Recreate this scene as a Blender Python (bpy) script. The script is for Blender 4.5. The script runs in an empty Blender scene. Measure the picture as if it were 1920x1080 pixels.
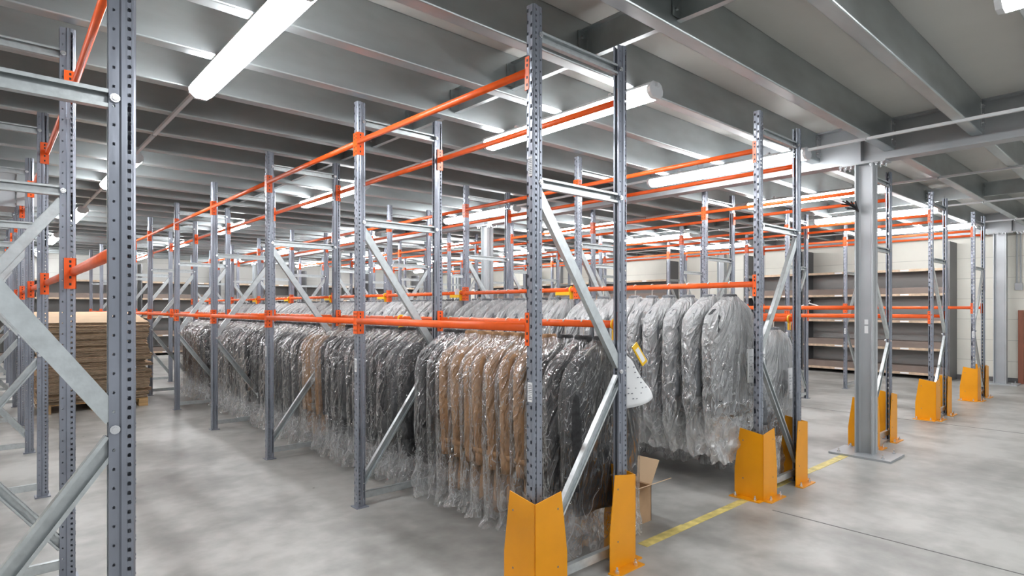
import bpy, bmesh, math, random
from mathutils import Vector, Matrix, noise

random.seed(7)
PI = math.pi
scene = bpy.context.scene
col = scene.collection

# ------------------------------------------------------------------ camera, world, exposure
cam_d = bpy.data.cameras.new('camera')
cam = bpy.data.objects.new('camera', cam_d)
col.objects.link(cam)
cam_d.sensor_width = 36.0
cam_d.lens = 1111.0 / 1920.0 * 36.0
cam_d.shift_y = 37.0 / 1920.0
cam_d.clip_start = 0.05
cam.location = (0, 0, 1.5)
cam.rotation_euler = (PI / 2, 0, -math.radians(41.63))
scene.camera = cam

world = bpy.data.worlds.new('world')
scene.world = world
world.use_nodes = True
bg = world.node_tree.nodes['Background']
bg.inputs[0].default_value = (0.92, 0.96, 1.0, 1)
bg.inputs[1].default_value = 0.55

scene.view_settings.view_transform = 'Standard'
scene.view_settings.look = 'None'
scene.view_settings.gamma = 1.0
scene.view_settings.exposure = 0.36
scene.view_settings.use_curve_mapping = False
scene.cycles.max_bounces = 7
scene.cycles.diffuse_bounces = 4
scene.cycles.glossy_bounces = 4
scene.cycles.transparent_max_bounces = 32
scene.cycles.sample_clamp_indirect = 6.0
scene.cycles.caustics_reflective = False
scene.cycles.caustics_refractive = False
LAMP = 36.0

# ------------------------------------------------------------------ materials
def newmat(name):
    m = bpy.data.materials.new(name)
    m.use_nodes = True
    nt = m.node_tree
    return m, nt, nt.nodes['Principled BSDF']

def N(nt, t, **kw):
    n = nt.nodes.new(t)
    for k, v in kw.items():
        if hasattr(n, k):
            setattr(n, k, v)
        else:
            n.inputs[k].default_value = v
    return n

def simple(name, c, rough=0.5, metal=0.0, var=0.0, scale=6.0, bump=0.0, bscale=60.0, stretch=(1, 1, 1), spec=0.5):
    m, nt, b = newmat(name)
    b.inputs['Base Color'].default_value = (*c, 1)
    b.inputs['Roughness'].default_value = rough
    b.inputs['Metallic'].default_value = metal
    b.inputs['Specular IOR Level'].default_value = spec
    if var or bump:
        tc = N(nt, 'ShaderNodeTexCoord')
        mp = N(nt, 'ShaderNodeMapping')
        mp.inputs['Scale'].default_value = stretch
        nt.links.new(tc.outputs['Object'], mp.inputs[0])
    if var:
        nz = N(nt, 'ShaderNodeTexNoise')
        nz.inputs['Scale'].default_value = scale
        nz.inputs['Detail'].default_value = 5
        nt.links.new(mp.outputs[0], nz.inputs[0])
        rp = N(nt, 'ShaderNodeValToRGB')
        rp.color_ramp.elements[0].position = 0.3
        rp.color_ramp.elements[1].position = 0.7
        rp.color_ramp.elements[0].color = (*[x * (1 - var) for x in c], 1)
        rp.color_ramp.elements[1].color = (*[min(1, x * (1 + var)) for x in c], 1)
        nt.links.new(nz.outputs[0], rp.inputs[0])
        nt.links.new(rp.outputs[0], b.inputs['Base Color'])
    if bump:
        nb = N(nt, 'ShaderNodeTexNoise')
        nb.inputs['Scale'].default_value = bscale
        nb.inputs['Detail'].default_value = 3
        nt.links.new(mp.outputs[0], nb.inputs[0])
        bp = N(nt, 'ShaderNodeBump')
        bp.inputs['Strength'].default_value = bump
        bp.inputs['Distance'].default_value = 0.01
        nt.links.new(nb.outputs[0], bp.inputs['Height'])
        nt.links.new(bp.outputs[0], b.inputs['Normal'])
    return m

M = {}
M['post'] = simple('post_steel', (0.29, 0.312, 0.365), 0.32, 0.5, 0.16, 9, 0.1, 30, (1, 1, 0.3))
M['brace'] = simple('galvanised_brace', (0.60, 0.64, 0.65), 0.34, 0.7, 0.10, 30, 0.05, 60)
M['joist'] = simple('galvanised_joist', (0.49, 0.53, 0.54), 0.36, 0.88, 0.13, 5, 0.08, 14, (0.35, 1, 1))
M['steel_grey'] = simple('grey_painted_steel', (0.40, 0.42, 0.44), 0.38, 0.15, 0.05, 4)
M['orange'] = simple('orange_paint', (0.88, 0.12, 0.014), 0.33, 0.0, 0.08, 12)
M['guard'] = simple('yellow_guard_paint', (0.82, 0.33, 0.002), 0.36, 0.0, 0.04, 6, 0.05, 8)
M['rust'] = simple('worn_bolt', (0.30, 0.25, 0.22), 0.5, 0.6)
M['bolt'] = simple('zinc_bolt', (0.75, 0.76, 0.78), 0.25, 0.9)
M['deck'] = simple('ceiling_deck', (0.66, 0.66, 0.63), 0.55, 0.0, 0.05, 1.5)
M['card'] = simple('cardboard', (0.42, 0.27, 0.155), 0.85, 0, 0.12, 9, 0.1, 40)
M['cardtop'] = simple('cardboard_face', (0.62, 0.45, 0.29), 0.8, 0, 0.07, 4)
M['cardedge'] = simple('corrugated_edge', (0.30, 0.225, 0.155), 0.9, 0, 0.45, 16, 0.5, 60, (1, 1, 9))
M['wood'] = simple('pallet_wood', (0.50, 0.32, 0.15), 0.8, 0, 0.2, 8, 0.1, 30, (0.3, 3, 3))
M['edge'] = simple('shelf_edge_wood', (0.56, 0.42, 0.30), 0.7, 0, 0.22, 12)
M['board'] = simple('brown_board', (0.24, 0.19, 0.165), 0.75, 0, 0.08, 5)
M['red_board'] = simple('red_brown_board', (0.28, 0.10, 0.06), 0.6, 0, 0.15, 6, 0, 0, (3, 3, 0.5))
M['shelfmetal'] = simple('shelf_steel', (0.34, 0.34, 0.33), 0.5, 0.3)
M['darkpanel'] = simple('dark_side_panel', (0.13, 0.13, 0.135), 0.5, 0.2)
M['white'] = simple('white_paper', (0.86, 0.87, 0.88), 0.7)
M['print'] = simple('printed_ink', (0.20, 0.21, 0.24), 0.7)
M['redprint'] = simple('red_ink', (0.7, 0.15, 0.12), 0.7)
M['yellow'] = simple('yellow_plastic', (0.92, 0.55, 0.02), 0.35)
M['hanger'] = simple('hanger_plastic', (0.75, 0.72, 0.66), 0.35)
M['black'] = simple('black_cable', (0.02, 0.02, 0.022), 0.5)
M['charcoal'] = simple('charcoal_wool', (0.048, 0.048, 0.050), 0.9, 0, 0.25, 30, 0.35, 220, spec=0.25)
M['slate'] = simple('slate_wool', (0.080, 0.083, 0.088), 0.9, 0, 0.2, 30, 0.35, 220, spec=0.25)
M['midgrey'] = simple('grey_wool', (0.17, 0.18, 0.195), 0.9, 0, 0.2, 30, 0.3, 220, spec=0.25)
M['brown'] = simple('dark_brown_wool', (0.10, 0.07, 0.06), 0.9, 0, 0.2, 30, 0.3, 220, spec=0.25)
M['tan'] = simple('camel_wool', (0.335, 0.200, 0.110), 0.9, 0, 0.12, 30, 0.35, 220, spec=0.25)
M['line'] = simple('yellow_floor_paint', (0.62, 0.51, 0.17), 0.5, 0, 0.28, 14)
M['cap'] = simple('lamp_housing', (0.72, 0.74, 0.76), 0.35)

m, nt, b = newmat('lamp_diffuser')
b.inputs['Base Color'].default_value = (0.9, 0.9, 0.9, 1)
b.inputs['Emission Color'].default_value = (0.97, 0.985, 1.0, 1)
b.inputs['Emission Strength'].default_value = LAMP
M['lamp'] = m

# polished concrete floor
m, nt, b = newmat('concrete_floor')
tc = N(nt, 'ShaderNodeTexCoord')
n1 = N(nt, 'ShaderNodeTexNoise'); n1.inputs['Scale'].default_value = 1.1; n1.inputs['Detail'].default_value = 7; n1.inputs['Roughness'].default_value = 0.55
n2 = N(nt, 'ShaderNodeTexNoise'); n2.inputs['Scale'].default_value = 7.0; n2.inputs['Detail'].default_value = 6
n3 = N(nt, 'ShaderNodeTexNoise'); n3.inputs['Scale'].default_value = 2.2; n3.inputs['Detail'].default_value = 3
mp3 = N(nt, 'ShaderNodeMapping'); mp3.inputs['Scale'].default_value = (1.0, 0.25, 1); mp3.inputs['Rotation'].default_value = (0, 0, 0.5)
for n_ in (n1, n2):
    nt.links.new(tc.outputs['Object'], n_.inputs[0])
nt.links.new(tc.outputs['Object'], mp3.inputs[0]); nt.links.new(mp3.outputs[0], n3.inputs[0])
ad = N(nt, 'ShaderNodeMath', operation='MULTIPLY_ADD'); nt.links.new(n2.outputs[0], ad.inputs[0]); ad.inputs[1].default_value = 0.38; nt.links.new(n1.outputs[0], ad.inputs[2])
ad2 = N(nt, 'ShaderNodeMath', operation='MULTIPLY_ADD'); nt.links.new(n3.outputs[0], ad2.inputs[0]); ad2.inputs[1].default_value = 0.35; nt.links.new(ad.outputs[0], ad2.inputs[2])
rp = N(nt, 'ShaderNodeValToRGB')
rp.color_ramp.elements[0].position = 0.62; rp.color_ramp.elements[1].position = 1.00
rp.color_ramp.elements[0].color = (0.205, 0.201, 0.189, 1); rp.color_ramp.elements[1].color = (0.455, 0.45, 0.43, 1)
e = rp.color_ramp.elements.new(0.80); e.color = (0.305, 0.301, 0.284, 1)
nt.links.new(ad2.outputs[0], rp.inputs[0])
# small dark scuffs
vo = N(nt, 'ShaderNodeTexVoronoi'); vo.inputs['Scale'].default_value = 1.3
nt.links.new(tc.outputs['Object'], vo.inputs[0])
lt = N(nt, 'ShaderNodeMath', operation='LESS_THAN'); nt.links.new(vo.outputs['Distance'], lt.inputs[0]); lt.inputs[1].default_value = 0.022
mx = N(nt, 'ShaderNodeMixRGB'); nt.links.new(lt.outputs[0], mx.inputs[0]); nt.links.new(rp.outputs[0], mx.inputs[1]); mx.inputs[2].default_value = (0.14, 0.14, 0.13, 1)
nt.links.new(mx.outputs[0], b.inputs['Base Color'])
rr = N(nt, 'ShaderNodeMapRange'); nt.links.new(n2.outputs[0], rr.inputs[0]); rr.inputs[3].default_value = 0.30; rr.inputs[4].default_value = 0.48
nt.links.new(rr.outputs[0], b.inputs['Roughness'])
bp = N(nt, 'ShaderNodeBump'); bp.inputs['Strength'].default_value = 0.08; bp.inputs['Distance'].default_value = 0.02; nt.links.new(n2.outputs[0], bp.inputs['Height']); nt.links.new(bp.outputs[0], b.inputs['Normal'])
M['floor'] = m

def wallmat(name, c, horiz=0.42, vert=2.4, axis='Y'):
    m, nt, b = newmat(name)
    tc = N(nt, 'ShaderNodeTexCoord'); sp = N(nt, 'ShaderNodeSeparateXYZ')
    nt.links.new(tc.outputs['Object'], sp.inputs[0])
    def joint(out, period, w):
        a = N(nt, 'ShaderNodeMath', operation='DIVIDE'); nt.links.new(out, a.inputs[0]); a.inputs[1].default_value = period
        f = N(nt, 'ShaderNodeMath', operation='FRACT'); nt.links.new(a.outputs[0], f.inputs[0])
        l = N(nt, 'ShaderNodeMath', operation='LESS_THAN'); nt.links.new(f.outputs[0], l.inputs[0]); l.inputs[1].default_value = w / period
        return l
    j1 = joint(sp.outputs['Z'], horiz, 0.012)
    j2 = joint(sp.outputs[axis], vert, 0.016)
    mxm = N(nt, 'ShaderNodeMath', operation='MAXIMUM'); nt.links.new(j1.outputs[0], mxm.inputs[0]); nt.links.new(j2.outputs[0], mxm.inputs[1])
    nz = N(nt, 'ShaderNodeTexNoise'); nz.inputs['Scale'].default_value = 1.4; nz.inputs['Detail'].default_value = 4
    nt.links.new(tc.outputs['Object'], nz.inputs[0])
    r = N(nt, 'ShaderNodeValToRGB'); r.color_ramp.elements[0].position = 0.3; r.color_ramp.elements[1].position = 0.7
    r.color_ramp.elements[0].color = (*[x * 0.90 for x in c], 1); r.color_ramp.elements[1].color = (*c, 1)
    nt.links.new(nz.outputs[0], r.inputs[0])
    mx = N(nt, 'ShaderNodeMixRGB'); nt.links.new(mxm.outputs[0], mx.inputs[0]); nt.links.new(r.outputs[0], mx.inputs[1]); mx.inputs[2].default_value = (*[x * 0.72 for x in c], 1)
    nt.links.new(mx.outputs[0], b.inputs['Base Color'])
    b.inputs['Roughness'].default_value = 0.7
    return m
M['wall'] = wallmat('cream_wall_panels', (0.86, 0.84, 0.76))
M['wall_far'] = wallmat('grey_wall_panels', (0.60, 0.59, 0.56), axis='X')

def film(name, haze, highlight_top, crease, gloss_add, gloss_mul=1.0, rough=0.14, low=0.10, bump=0.026, cap=0.45):
    """thin crumpled polythene: clear, glossy, white on creases fanning from the hanger, lamp highlights painted in as haze"""
    m = bpy.data.materials.new(name); m.use_nodes = True
    nt = m.node_tree; nt.nodes.clear(); L = nt.links.new
    out = N(nt, 'ShaderNodeOutputMaterial')
    tc = N(nt, 'ShaderNodeTexCoord'); oi = N(nt, 'ShaderNodeObjectInfo')
    def mth(op, a, b2=None, c=None, clamp=False):
        n = N(nt, 'ShaderNodeMath', operation=op, use_clamp=clamp)
        for i, v in enumerate((a, b2, c)):
            if v is None: continue
            if isinstance(v, (int, float)): n.inputs[i].default_value = v
            else: L(v, n.inputs[i])
        return n.outputs[0]
    def rng(v, a, b2, c, d):
        n = N(nt, 'ShaderNodeMapRange'); L(v, n.inputs[0])
        for i, q in enumerate((a, b2, c, d)): n.inputs[i + 1].default_value = q
        return n.outputs[0]
    rnd_ = mth('MULTIPLY', oi.outputs['Random'], 40.0)
    sp = N(nt, 'ShaderNodeSeparateXYZ'); L(tc.outputs['Object'], sp.inputs[0])
    ang = mth('ARCTAN2', sp.outputs['X'], mth('MULTIPLY_ADD', sp.outputs['Z'], -1.0, 0.02))
    ln = N(nt, 'ShaderNodeVectorMath', operation='LENGTH'); L(tc.outputs['Object'], ln.inputs[0])
    pc = N(nt, 'ShaderNodeCombineXYZ')
    L(mth('MULTIPLY_ADD', ang, 1.5, rnd_), pc.inputs[0]); L(mth('MULTIPLY_ADD', ln.outputs['Value'], 0.75, rnd_), pc.inputs[1]); L(mth('MULTIPLY', sp.outputs['Y'], 3.6), pc.inputs[2])
    def ridge(scale, rot, dist, detail=1.0):
        mp = N(nt, 'ShaderNodeMapping'); mp.inputs['Rotation'].default_value = rot; L(pc.outputs[0], mp.inputs[0])
        nz = N(nt, 'ShaderNodeTexNoise'); nz.inputs['Scale'].default_value = scale; nz.inputs['Detail'].default_value = detail; nz.inputs['Distortion'].default_value = dist
        L(mp.outputs[0], nz.inputs[0])
        return mth('SUBTRACT', 1.0, mth('ABSOLUTE', mth('MULTIPLY_ADD', nz.outputs[0], 4.0, -2.0)))
    r1 = ridge(5.0, (0.45, 0, 0.25), 0.5)
    r2 = ridge(11.0, (-0.5, 0.3, -0.3), 0.9)
    r3 = ridge(24.0, (0.9, 0.2, 0.6), 0.6)
    h = mth('MULTIPLY_ADD', r2, 0.30, mth('MULTIPLY_ADD', r3, 0.07, r1))
    bp = N(nt, 'ShaderNodeBump'); bp.inputs['Strength'].default_value = 1.0; bp.inputs['Distance'].default_value = bump
    L(h, bp.inputs['Height'])
    tr = N(nt, 'ShaderNodeBsdfTransparent'); tr.inputs[0].default_value = (0.99, 0.99, 0.99, 1)
    gl = N(nt, 'ShaderNodeBsdfGlossy'); gl.inputs[0].default_value = (1, 1, 1, 1); gl.inputs['Roughness'].default_value = rough
    L(bp.outputs[0], gl.inputs['Normal'])
    fr = N(nt, 'ShaderNodeFresnel'); fr.inputs[0].default_value = 1.5; L(bp.outputs[0], fr.inputs['Normal'])
    fa = mth('MINIMUM', mth('MULTIPLY_ADD', fr.outputs[0], 0.8 * gloss_mul, gloss_add), cap)
    m1 = N(nt, 'ShaderNodeMixShader'); L(fa, m1.inputs[0]); L(tr.outputs[0], m1.inputs[1]); L(gl.outputs[0], m1.inputs[2])
    patch = N(nt, 'ShaderNodeTexNoise'); patch.inputs['Scale'].default_value = 2.6; patch.inputs['Detail'].default_value = 2; L(pc.outputs[0], patch.inputs[0])
    pk = rng(patch.outputs[0], 0.42, 0.60, 0.0, 1.0)
    c1 = mth('MULTIPLY', rng(r2, 0.86, 0.98, 0.0, 1.0), pk)
    c2 = mth('MULTIPLY', rng(r1, 0.90, 0.99, 0.0, 0.8), rng(patch.outputs[0], 0.35, 0.5, 1.0, 0.3))
    cr = mth('MULTIPLY', mth('MAXIMUM', c1, c2), crease)  # crease whitening that also paints streak highlights
    up = rng(sp.outputs['Z'], -0.62, -0.22, haze, highlight_top)  # whiter upper bag: lamp highlights on the shoulders painted as haze
    dn = mth('MULTIPLY', rng(sp.outputs['Z'], -1.02, -1.14, 0.0, low), mth('ADD', 0.3, rng(r1, 0.2, 0.9, 0.0, 1.0)))  # extra white towards the hem paints glints on the film
    tot = mth('ADD', mth('ADD', cr, dn), up, clamp=True)
    df = N(nt, 'ShaderNodeBsdfDiffuse'); df.inputs[0].default_value = (0.95, 0.96, 0.97, 1); L(bp.outputs[0], df.inputs['Normal'])
    tl = N(nt, 'ShaderNodeBsdfTranslucent'); tl.inputs[0].default_value = (0.95, 0.96, 0.97, 1)
    dm = N(nt, 'ShaderNodeMixShader'); dm.inputs[0].default_value = 0.4; L(df.outputs[0], dm.inputs[1]); L(tl.outputs[0], dm.inputs[2])
    m2 = N(nt, 'ShaderNodeMixShader'); L(tot, m2.inputs[0]); L(m1.outputs[0], m2.inputs[1]); L(dm.outputs[0], m2.inputs[2])
    L(m2.outputs[0], out.inputs[0])
    return m
M['film'] = film('clear_polythene', 0.005, 0.11, 0.36, 0.022, 1.15, 0.13, 0.14, 0.023, 0.42)
M['film_milky_lit'] = film('milky_lit_polythene', 0.17, 0.70, 0.6, 0.20, 1.2, 0.24, 0.15)  # milky film, with the second row's blown-out lamp white painted into its haze

# ------------------------------------------------------------------ helpers
class MB:
    def __init__(s):
        s.v = []; s.f = []; s.mi = []; s.cur = 0
    def add(s, vs, fs):
        o = len(s.v); s.v += [tuple(v) for v in vs]
        for f in fs:
            s.f.append(tuple(o + i for i in f)); s.mi.append(s.cur)
        return s
    def box(s, x0, x1, y0, y1, z0, z1, R=None):
        vs = [(x, y, z) for x in (x0, x1) for y in (y0, y1) for z in (z0, z1)]
        if R is not None:
            vs = [R @ Vector(v) for v in vs]
        return s.add(vs, [(0, 1, 3, 2), (4, 6, 7, 5), (0, 4, 5, 1), (2, 3, 7, 6), (0, 2, 6, 4), (1, 5, 7, 3)])
    def tube(s, pts, r, n=8, cap=True, ry=None):
        pts = [Vector(p) for p in pts]
        rs = r if isinstance(r, (list, tuple)) else [r] * len(pts)
        rings = []; up = None
        for i, p in enumerate(pts):
            d = (pts[min(i + 1, len(pts) - 1)] - pts[max(i - 1, 0)]).normalized()
            if up is None:
                a = Vector((0, 0, 1)) if abs(d.z) < 0.9 else Vector((1, 0, 0))
                up = (a - d * a.dot(d)).normalized()
            else:
                up = (up - d * up.dot(d)).normalized()
            sd = d.cross(up)
            rings.append([p + up * math.cos(t) * rs[i] + sd * math.sin(t) * (rs[i] if ry is None else ry) for t in [2 * PI * k / n for k in range(n)]])
        vs = [v for r_ in rings for v in r_]
        fs = []
        for i in range(len(rings) - 1):
            for k in range(n):
                a, b2 = i * n + k, i * n + (k + 1) % n
                fs.append((a, b2, b2 + n, a + n))
        if cap:
            fs.append(tuple(range(n))[::-1]); fs.append(tuple((len(rings) - 1) * n + k for k in range(n)))
        return s.add(vs, fs)
    def poly(s, prof, axis, a, b2):
        """extrude a closed 2D profile from a to b2 along an axis"""
        n = len(prof)
        def P(u, w, t):
            return {'X': (t, u, w), 'Y': (u, t, w), 'Z': (u, w, t)}[axis]
        vs = [P(u, w, a) for u, w in prof] + [P(u, w, b2) for u, w in prof]
        fs = [tuple(range(n)), tuple(range(n, 2 * n))[::-1]] + [(i, (i + 1) % n, n + (i + 1) % n, n + i) for i in range(n)]
        return s.add(vs, fs)
    def mesh(s, name, mats, smooth=False, fix=True):
        me = bpy.data.meshes.new(name)
        me.from_pydata(s.v, [], s.f)
        for m_ in (mats if isinstance(mats, (list, tuple)) else [mats]):
            me.materials.append(m_)
        me.polygons.foreach_set('material_index', s.mi)
        if smooth:
            me.polygons.foreach_set('use_smooth', [True] * len(me.polygons))
        if fix:
            bm = bmesh.new(); bm.from_mesh(me); bmesh.ops.recalc_face_normals(bm, faces=bm.faces); bm.to_mesh(me); bm.free()
        me.update()
        return me

def obj(name, me, parent=None, loc=(0, 0, 0), rot=(0, 0, 0), label=None):
    o = bpy.data.objects.new(name, me)
    o.location = loc; o.rotation_euler = rot
    if parent: o.parent = parent
    if label: o['label'] = label
    col.objects.link(o)
    return o
def thing(name, label, cat, loc=(0, 0, 0), rz=0, group=None, me=None):
    o = obj(name, me, None, loc, (0, 0, rz))
    o['label'] = label; o['category'] = cat
    if group: o['group'] = group
    return o
def copy_tree(o, parent=None):
    c = o.copy(); col.objects.link(c)
    if parent: c.parent = parent
    for ch in list(o.children):
        copy_tree(ch, c)
    return c
def struct(name, me, loc=(0, 0, 0)):
    o = obj(name, me, None, loc); o['kind'] = 'structure'
    return o
_U = 'zero first second third fourth fifth sixth seventh eighth ninth tenth eleventh twelfth thirteenth fourteenth fifteenth sixteenth seventeenth eighteenth nineteenth'.split()
def nth(n):
    if n < 20: return _U[n]
    t = {2: 'twent', 3: 'thirt', 4: 'fort', 5: 'fift'}[n // 10]
    return t + 'ieth' if n % 10 == 0 else t + 'y-' + _U[n % 10]

# ------------------------------------------------------------------ layout numbers (metres)
BAY = 1.9; Y0 = 2.2; NK = 10                     # frames at Y0 + k*BAY
def YK(k): return Y0 + BAY * k
POST_H = 3.045; PX = 0.070; PY = 0.054; FD = 0.70
ROWS = {  # centre X of front post
    'L': (-0.36, 'open rack row nearest the camera'),
    'A': (2.11, 'near coat row'),
    'B': (4.555, 'second coat row'),
    'C': (7.01, 'empty row behind the grey pillar'),
    'D': (9.46, 'middle empty row'),
    'E': (11.91, 'empty row before the wall shelving'),
}
DECK = 3.36; JB = 3.06; BEAMB = 2.97
WX = 15.3; WY = 22.0; LX = -5.0; BY = -4.0

# ------------------------------------------------------------------ setting
struct('floor', MB().box(LX, WX + 0.2, BY, WY + 0.2, -0.2, 0).mesh('floor', M['floor']))
struct('ceiling', MB().box(LX, WX + 0.2, BY, WY + 0.2, DECK, DECK + 0.12).mesh('ceiling', M['deck']))
struct('wall_right', MB().box(WX, WX + 0.2, BY, WY + 0.2, 0, DECK).mesh('wall_right', M['wall']))
struct('wall_back', MB().box(LX, WX, WY, WY + 0.2, 0, DECK).mesh('wall_back', M['wall_far']))
struct('wall_left', MB().box(LX - 0.2, LX, BY, WY + 0.2, 0, DECK).mesh('wall_left', M['wall']))
struct('baseboard_right', MB().box(WX - 0.03, WX, BY, WY, 0, 0.10).mesh('baseboard_right', M['darkpanel']))
struct('baseboard_back', MB().box(LX, WX - 0.03, WY - 0.03, WY, 0, 0.10).mesh('baseboard_back', M['darkpanel']))
jm = simple('floor_joint_filler', (0.13, 0.13, 0.125), 0.7)
for i, x in enumerate((4.36, 9.25)):
    struct('trim_%d' % (i + 1), MB().box(x - 0.006, x + 0.006, BY, 2.0 if i == 0 else WY, 0.0, 0.0012).mesh('trim', jm))
fl = MB()
x = 3.1
while x < 6.9:
    w = random.uniform(0.35, 0.8)
    fl.box(x, min(x + w, 6.95), 2.215 + random.uniform(-.004, .004), 2.285 + random.uniform(-.006, .006), 0.0, 0.002); x += w + random.uniform(0.0, 0.012)
thing('floor_marking_line', 'worn yellow painted line on the concrete running to the grey pillar', 'floor line', (0, 0, 0), me=fl.mesh('floor_line', M['line']))

# ---- main beams (H section) and columns
def ibeam(y0, y1, w=0.17, z0=BEAMB, z1=DECK, t=0.014, tw=0.01):
    m_ = MB()
    m_.box(-w / 2, w / 2, y0, y1, z0, z0 + t); m_.box(-w / 2, w / 2, y0, y1, z1 - t, z1); m_.box(-tw / 2, tw / 2, y0, y1, z0 + t, z1 - t)
    return m_
BX = (-0.8, 6.72, 14.9)
for x, lab in zip(BX, ('grey steel main beam above the left rack row', 'grey steel main beam resting on the free-standing pillar', 'grey steel main beam close to the cream wall')):
    z0 = BEAMB
    t = thing('main_beam', lab, 'steel beam', (x, 0, 0), me=None)
    obj('beam_section', ibeam(BY, WY - 0.02).mesh('main_beam', M['steel_grey']), t)
    for yy in (2.15, 8.23, 14.3, 20.4):
        st = MB(); st.box(-0.08, 0.08, yy - 0.005, yy + 0.005, BEAMB + 0.014, DECK - 0.014)
        obj('stiffener_plate', st.mesh('stiffener', M['steel_grey']), t)
        for dy in (-0.14, 0.14):
            bb = MB()
            for k in range(6):
                bx_ = -0.06 + 0.12 * (k % 2); by_ = yy + dy + 0.05 * (k // 2 - 1)
                bb.tube([(bx_, by_, BEAMB - 0.045), (bx_, by_, BEAMB)], 0.009, 6)
                bb.tube([(bx_, by_, BEAMB - 0.022), (bx_, by_, BEAMB)], 0.016, 6)
            obj('bolt_cluster', bb.mesh('bolts', M['bolt']), t)

def column(x, y, lab, s=0.15, ys=0.165):
    t = thing('steel_column', lab, 'pillar', (x, y, 0))
    m_ = MB(); z0, z1 = 0.02, BEAMB - 0.015
    m_.box(-s / 2, s / 2, -ys / 2, -ys / 2 + 0.012, z0, z1); m_.box(-s / 2, s / 2, ys / 2 - 0.012, ys / 2, z0, z1)
    m_.box(-0.005, 0.005, -ys / 2, ys / 2, z0, z1)
    for sx in (-1, 1):   # root fillets of the rolled section
        for sy in (-1, 1):
            m_.poly([(sx * 0.005, sy * (ys / 2 - 0.012)), (sx * 0.03, sy * (ys / 2 - 0.012)), (sx * 0.012, sy * (ys / 2 - 0.019)), (sx * 0.005, sy * (ys / 2 - 0.037))], 'Z', z0, z1)
    obj('shaft', m_.mesh('column_shaft', M['steel_grey']), t)
    obj('base_plate', MB().box(-0.22, 0.22, -0.28, 0.28, 0, 0.02).mesh('base_plate', M['steel_grey']), t)
    obj('cap_plate', MB().box(-0.09, 0.09, -0.20, 0.20, BEAMB - 0.015, BEAMB - 0.001).mesh('cap_plate', M['steel_grey']), t)
    for sx in (-1, 1):
        for sy in (-1, 1):
            bb = MB().tube([(sx * .17, sy * .2, .02), (sx * .17, sy * .2, .034)], 0.017, 6).tube([(sx * .17, sy * .2, .03), (sx * .17, sy * .2, .06)], 0.008, 6)
            obj('anchor_bolt', bb.mesh('anchor', M['bolt']), t)
    return t
c0 = column(6.72, 2.12, 'free-standing grey steel pillar bolted to the floor beside the main walkway')
lb = MB(); lb.box(-0.0085, -0.0052, -0.022, 0.012, 1.33, 1.38); lb.box(-0.0085, -0.0052, -0.022, 0.012, 1.24, 1.315)
obj('label_sticker', lb.mesh('sticker', M['white']), c0, label='small white stickers')
cb = MB()
for k in range(9):
    a = random.uniform(-.05, .05)
    cb.tube([(-.03, -.10 + a * .3, 2.50 + a), (-.10 - abs(a), -.11 + a, 2.47 + a * 1.2), (-.16 - random.random() * .1, -.05 + a * 2, 2.50 + random.uniform(-.06, .06))], 0.008, 5)
tcb = thing('cable_bundle', 'tangle of black cable ends tied to the grey pillar near its top', 'cable', (6.72, 2.30, 0.05), me=cb.mesh('cables', M['black']))
for x, y, lab in ((6.72, 8.23, 'pale grey steel pillar rising behind the second coat row'), (6.72, 14.3, 'grey steel pillar far back beyond the second coat row'),
                  (6.72, 20.4, 'grey steel pillar nearest the back wall shelving'), (14.93, 2.33, 'grey steel pillar by the cream wall beside the brown boards'),
                  (14.93, 8.23, 'grey steel pillar between the two groups of wall shelving'), (14.93, 14.3, 'grey steel pillar deep along the cream wall'), (14.93, 20.2, 'grey steel pillar in the far corner of the cream wall')):
    column(x, y, lab, ys=0.2 if x > 10 else 0.165)

# ---- ceiling joists
def joist_mesh(x0, x1):
    m_ = MB(); z0, z1 = JB, DECK - 0.002; t = 0.004; w = 0.088
    m_.box(x0, x1, 0, t, z0 + .009, z1)                       # web, nearest side
    m_.poly([(0, z0 + .009), (.0028, z0 + .0028), (.009, z0), (.009, z0 + t), (t, z0 + .009)], 'X', x0, x1)   # rolled corner
    m_.box(x0, x1, .009, w, z0, z0 + t); m_.box(x0, x1, 0, w, z1 - t, z1)
    m_.box(x0, x1, w - t, w, z0, z0 + 0.024); m_.box(x0, x1, w - t, w, z1 - 0.024, z1)
    return m_.mesh('joist', M['joist'])
def cleat_mesh(x, sx):
    m_ = MB(); m_.box(x, x + sx * 0.12, -0.009, -0.001, JB + .04, DECK - .03) if sx > 0 else m_.box(x + sx * 0.12, x, -0.009, -0.001, JB + .04, DECK - .03)
    for k in range(3):
        for q in range(2):
            bx_ = x + sx * (0.04 + .05 * q); m_.tube([(bx_, -0.022, JB + .08 + .08 * k), (bx_, -0.008, JB + .08 + .08 * k)], 0.012, 6)
    return m_.mesh('cleat', M['bolt'])
jl = joist_mesh(-0.79 + 0.005, 6.71); jr = joist_mesh(6.73, 14.89); jf = joist_mesh(LX, -0.81)
cl1 = cleat_mesh(6.71, -1); cl2 = cleat_mesh(6.73, 1); cl3 = cleat_mesh(14.89, -1)
for n in range(-6, 30):
    y = 1.167 + 0.697 * n
    i = n + 7
    for me, lab, cl in ((jl, 'spanning over the coat rows', (cl1,)), (jr, 'spanning over the empty rows', (cl2, cl3)), (jf, 'beyond the left main beam', ())):
        if n < 0 and me is not jl and n != -1 and n != -2: 
            pass
        t = thing('ceiling_joist', 'galvanised ceiling joist, %s from the camera, %s' % (nth(i), lab), 'joist', (0, y, 0), group='galvanised ceiling joists')
        obj('channel', me, t)
        for c_ in cl: obj('end_cleat', c_, t)
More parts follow.
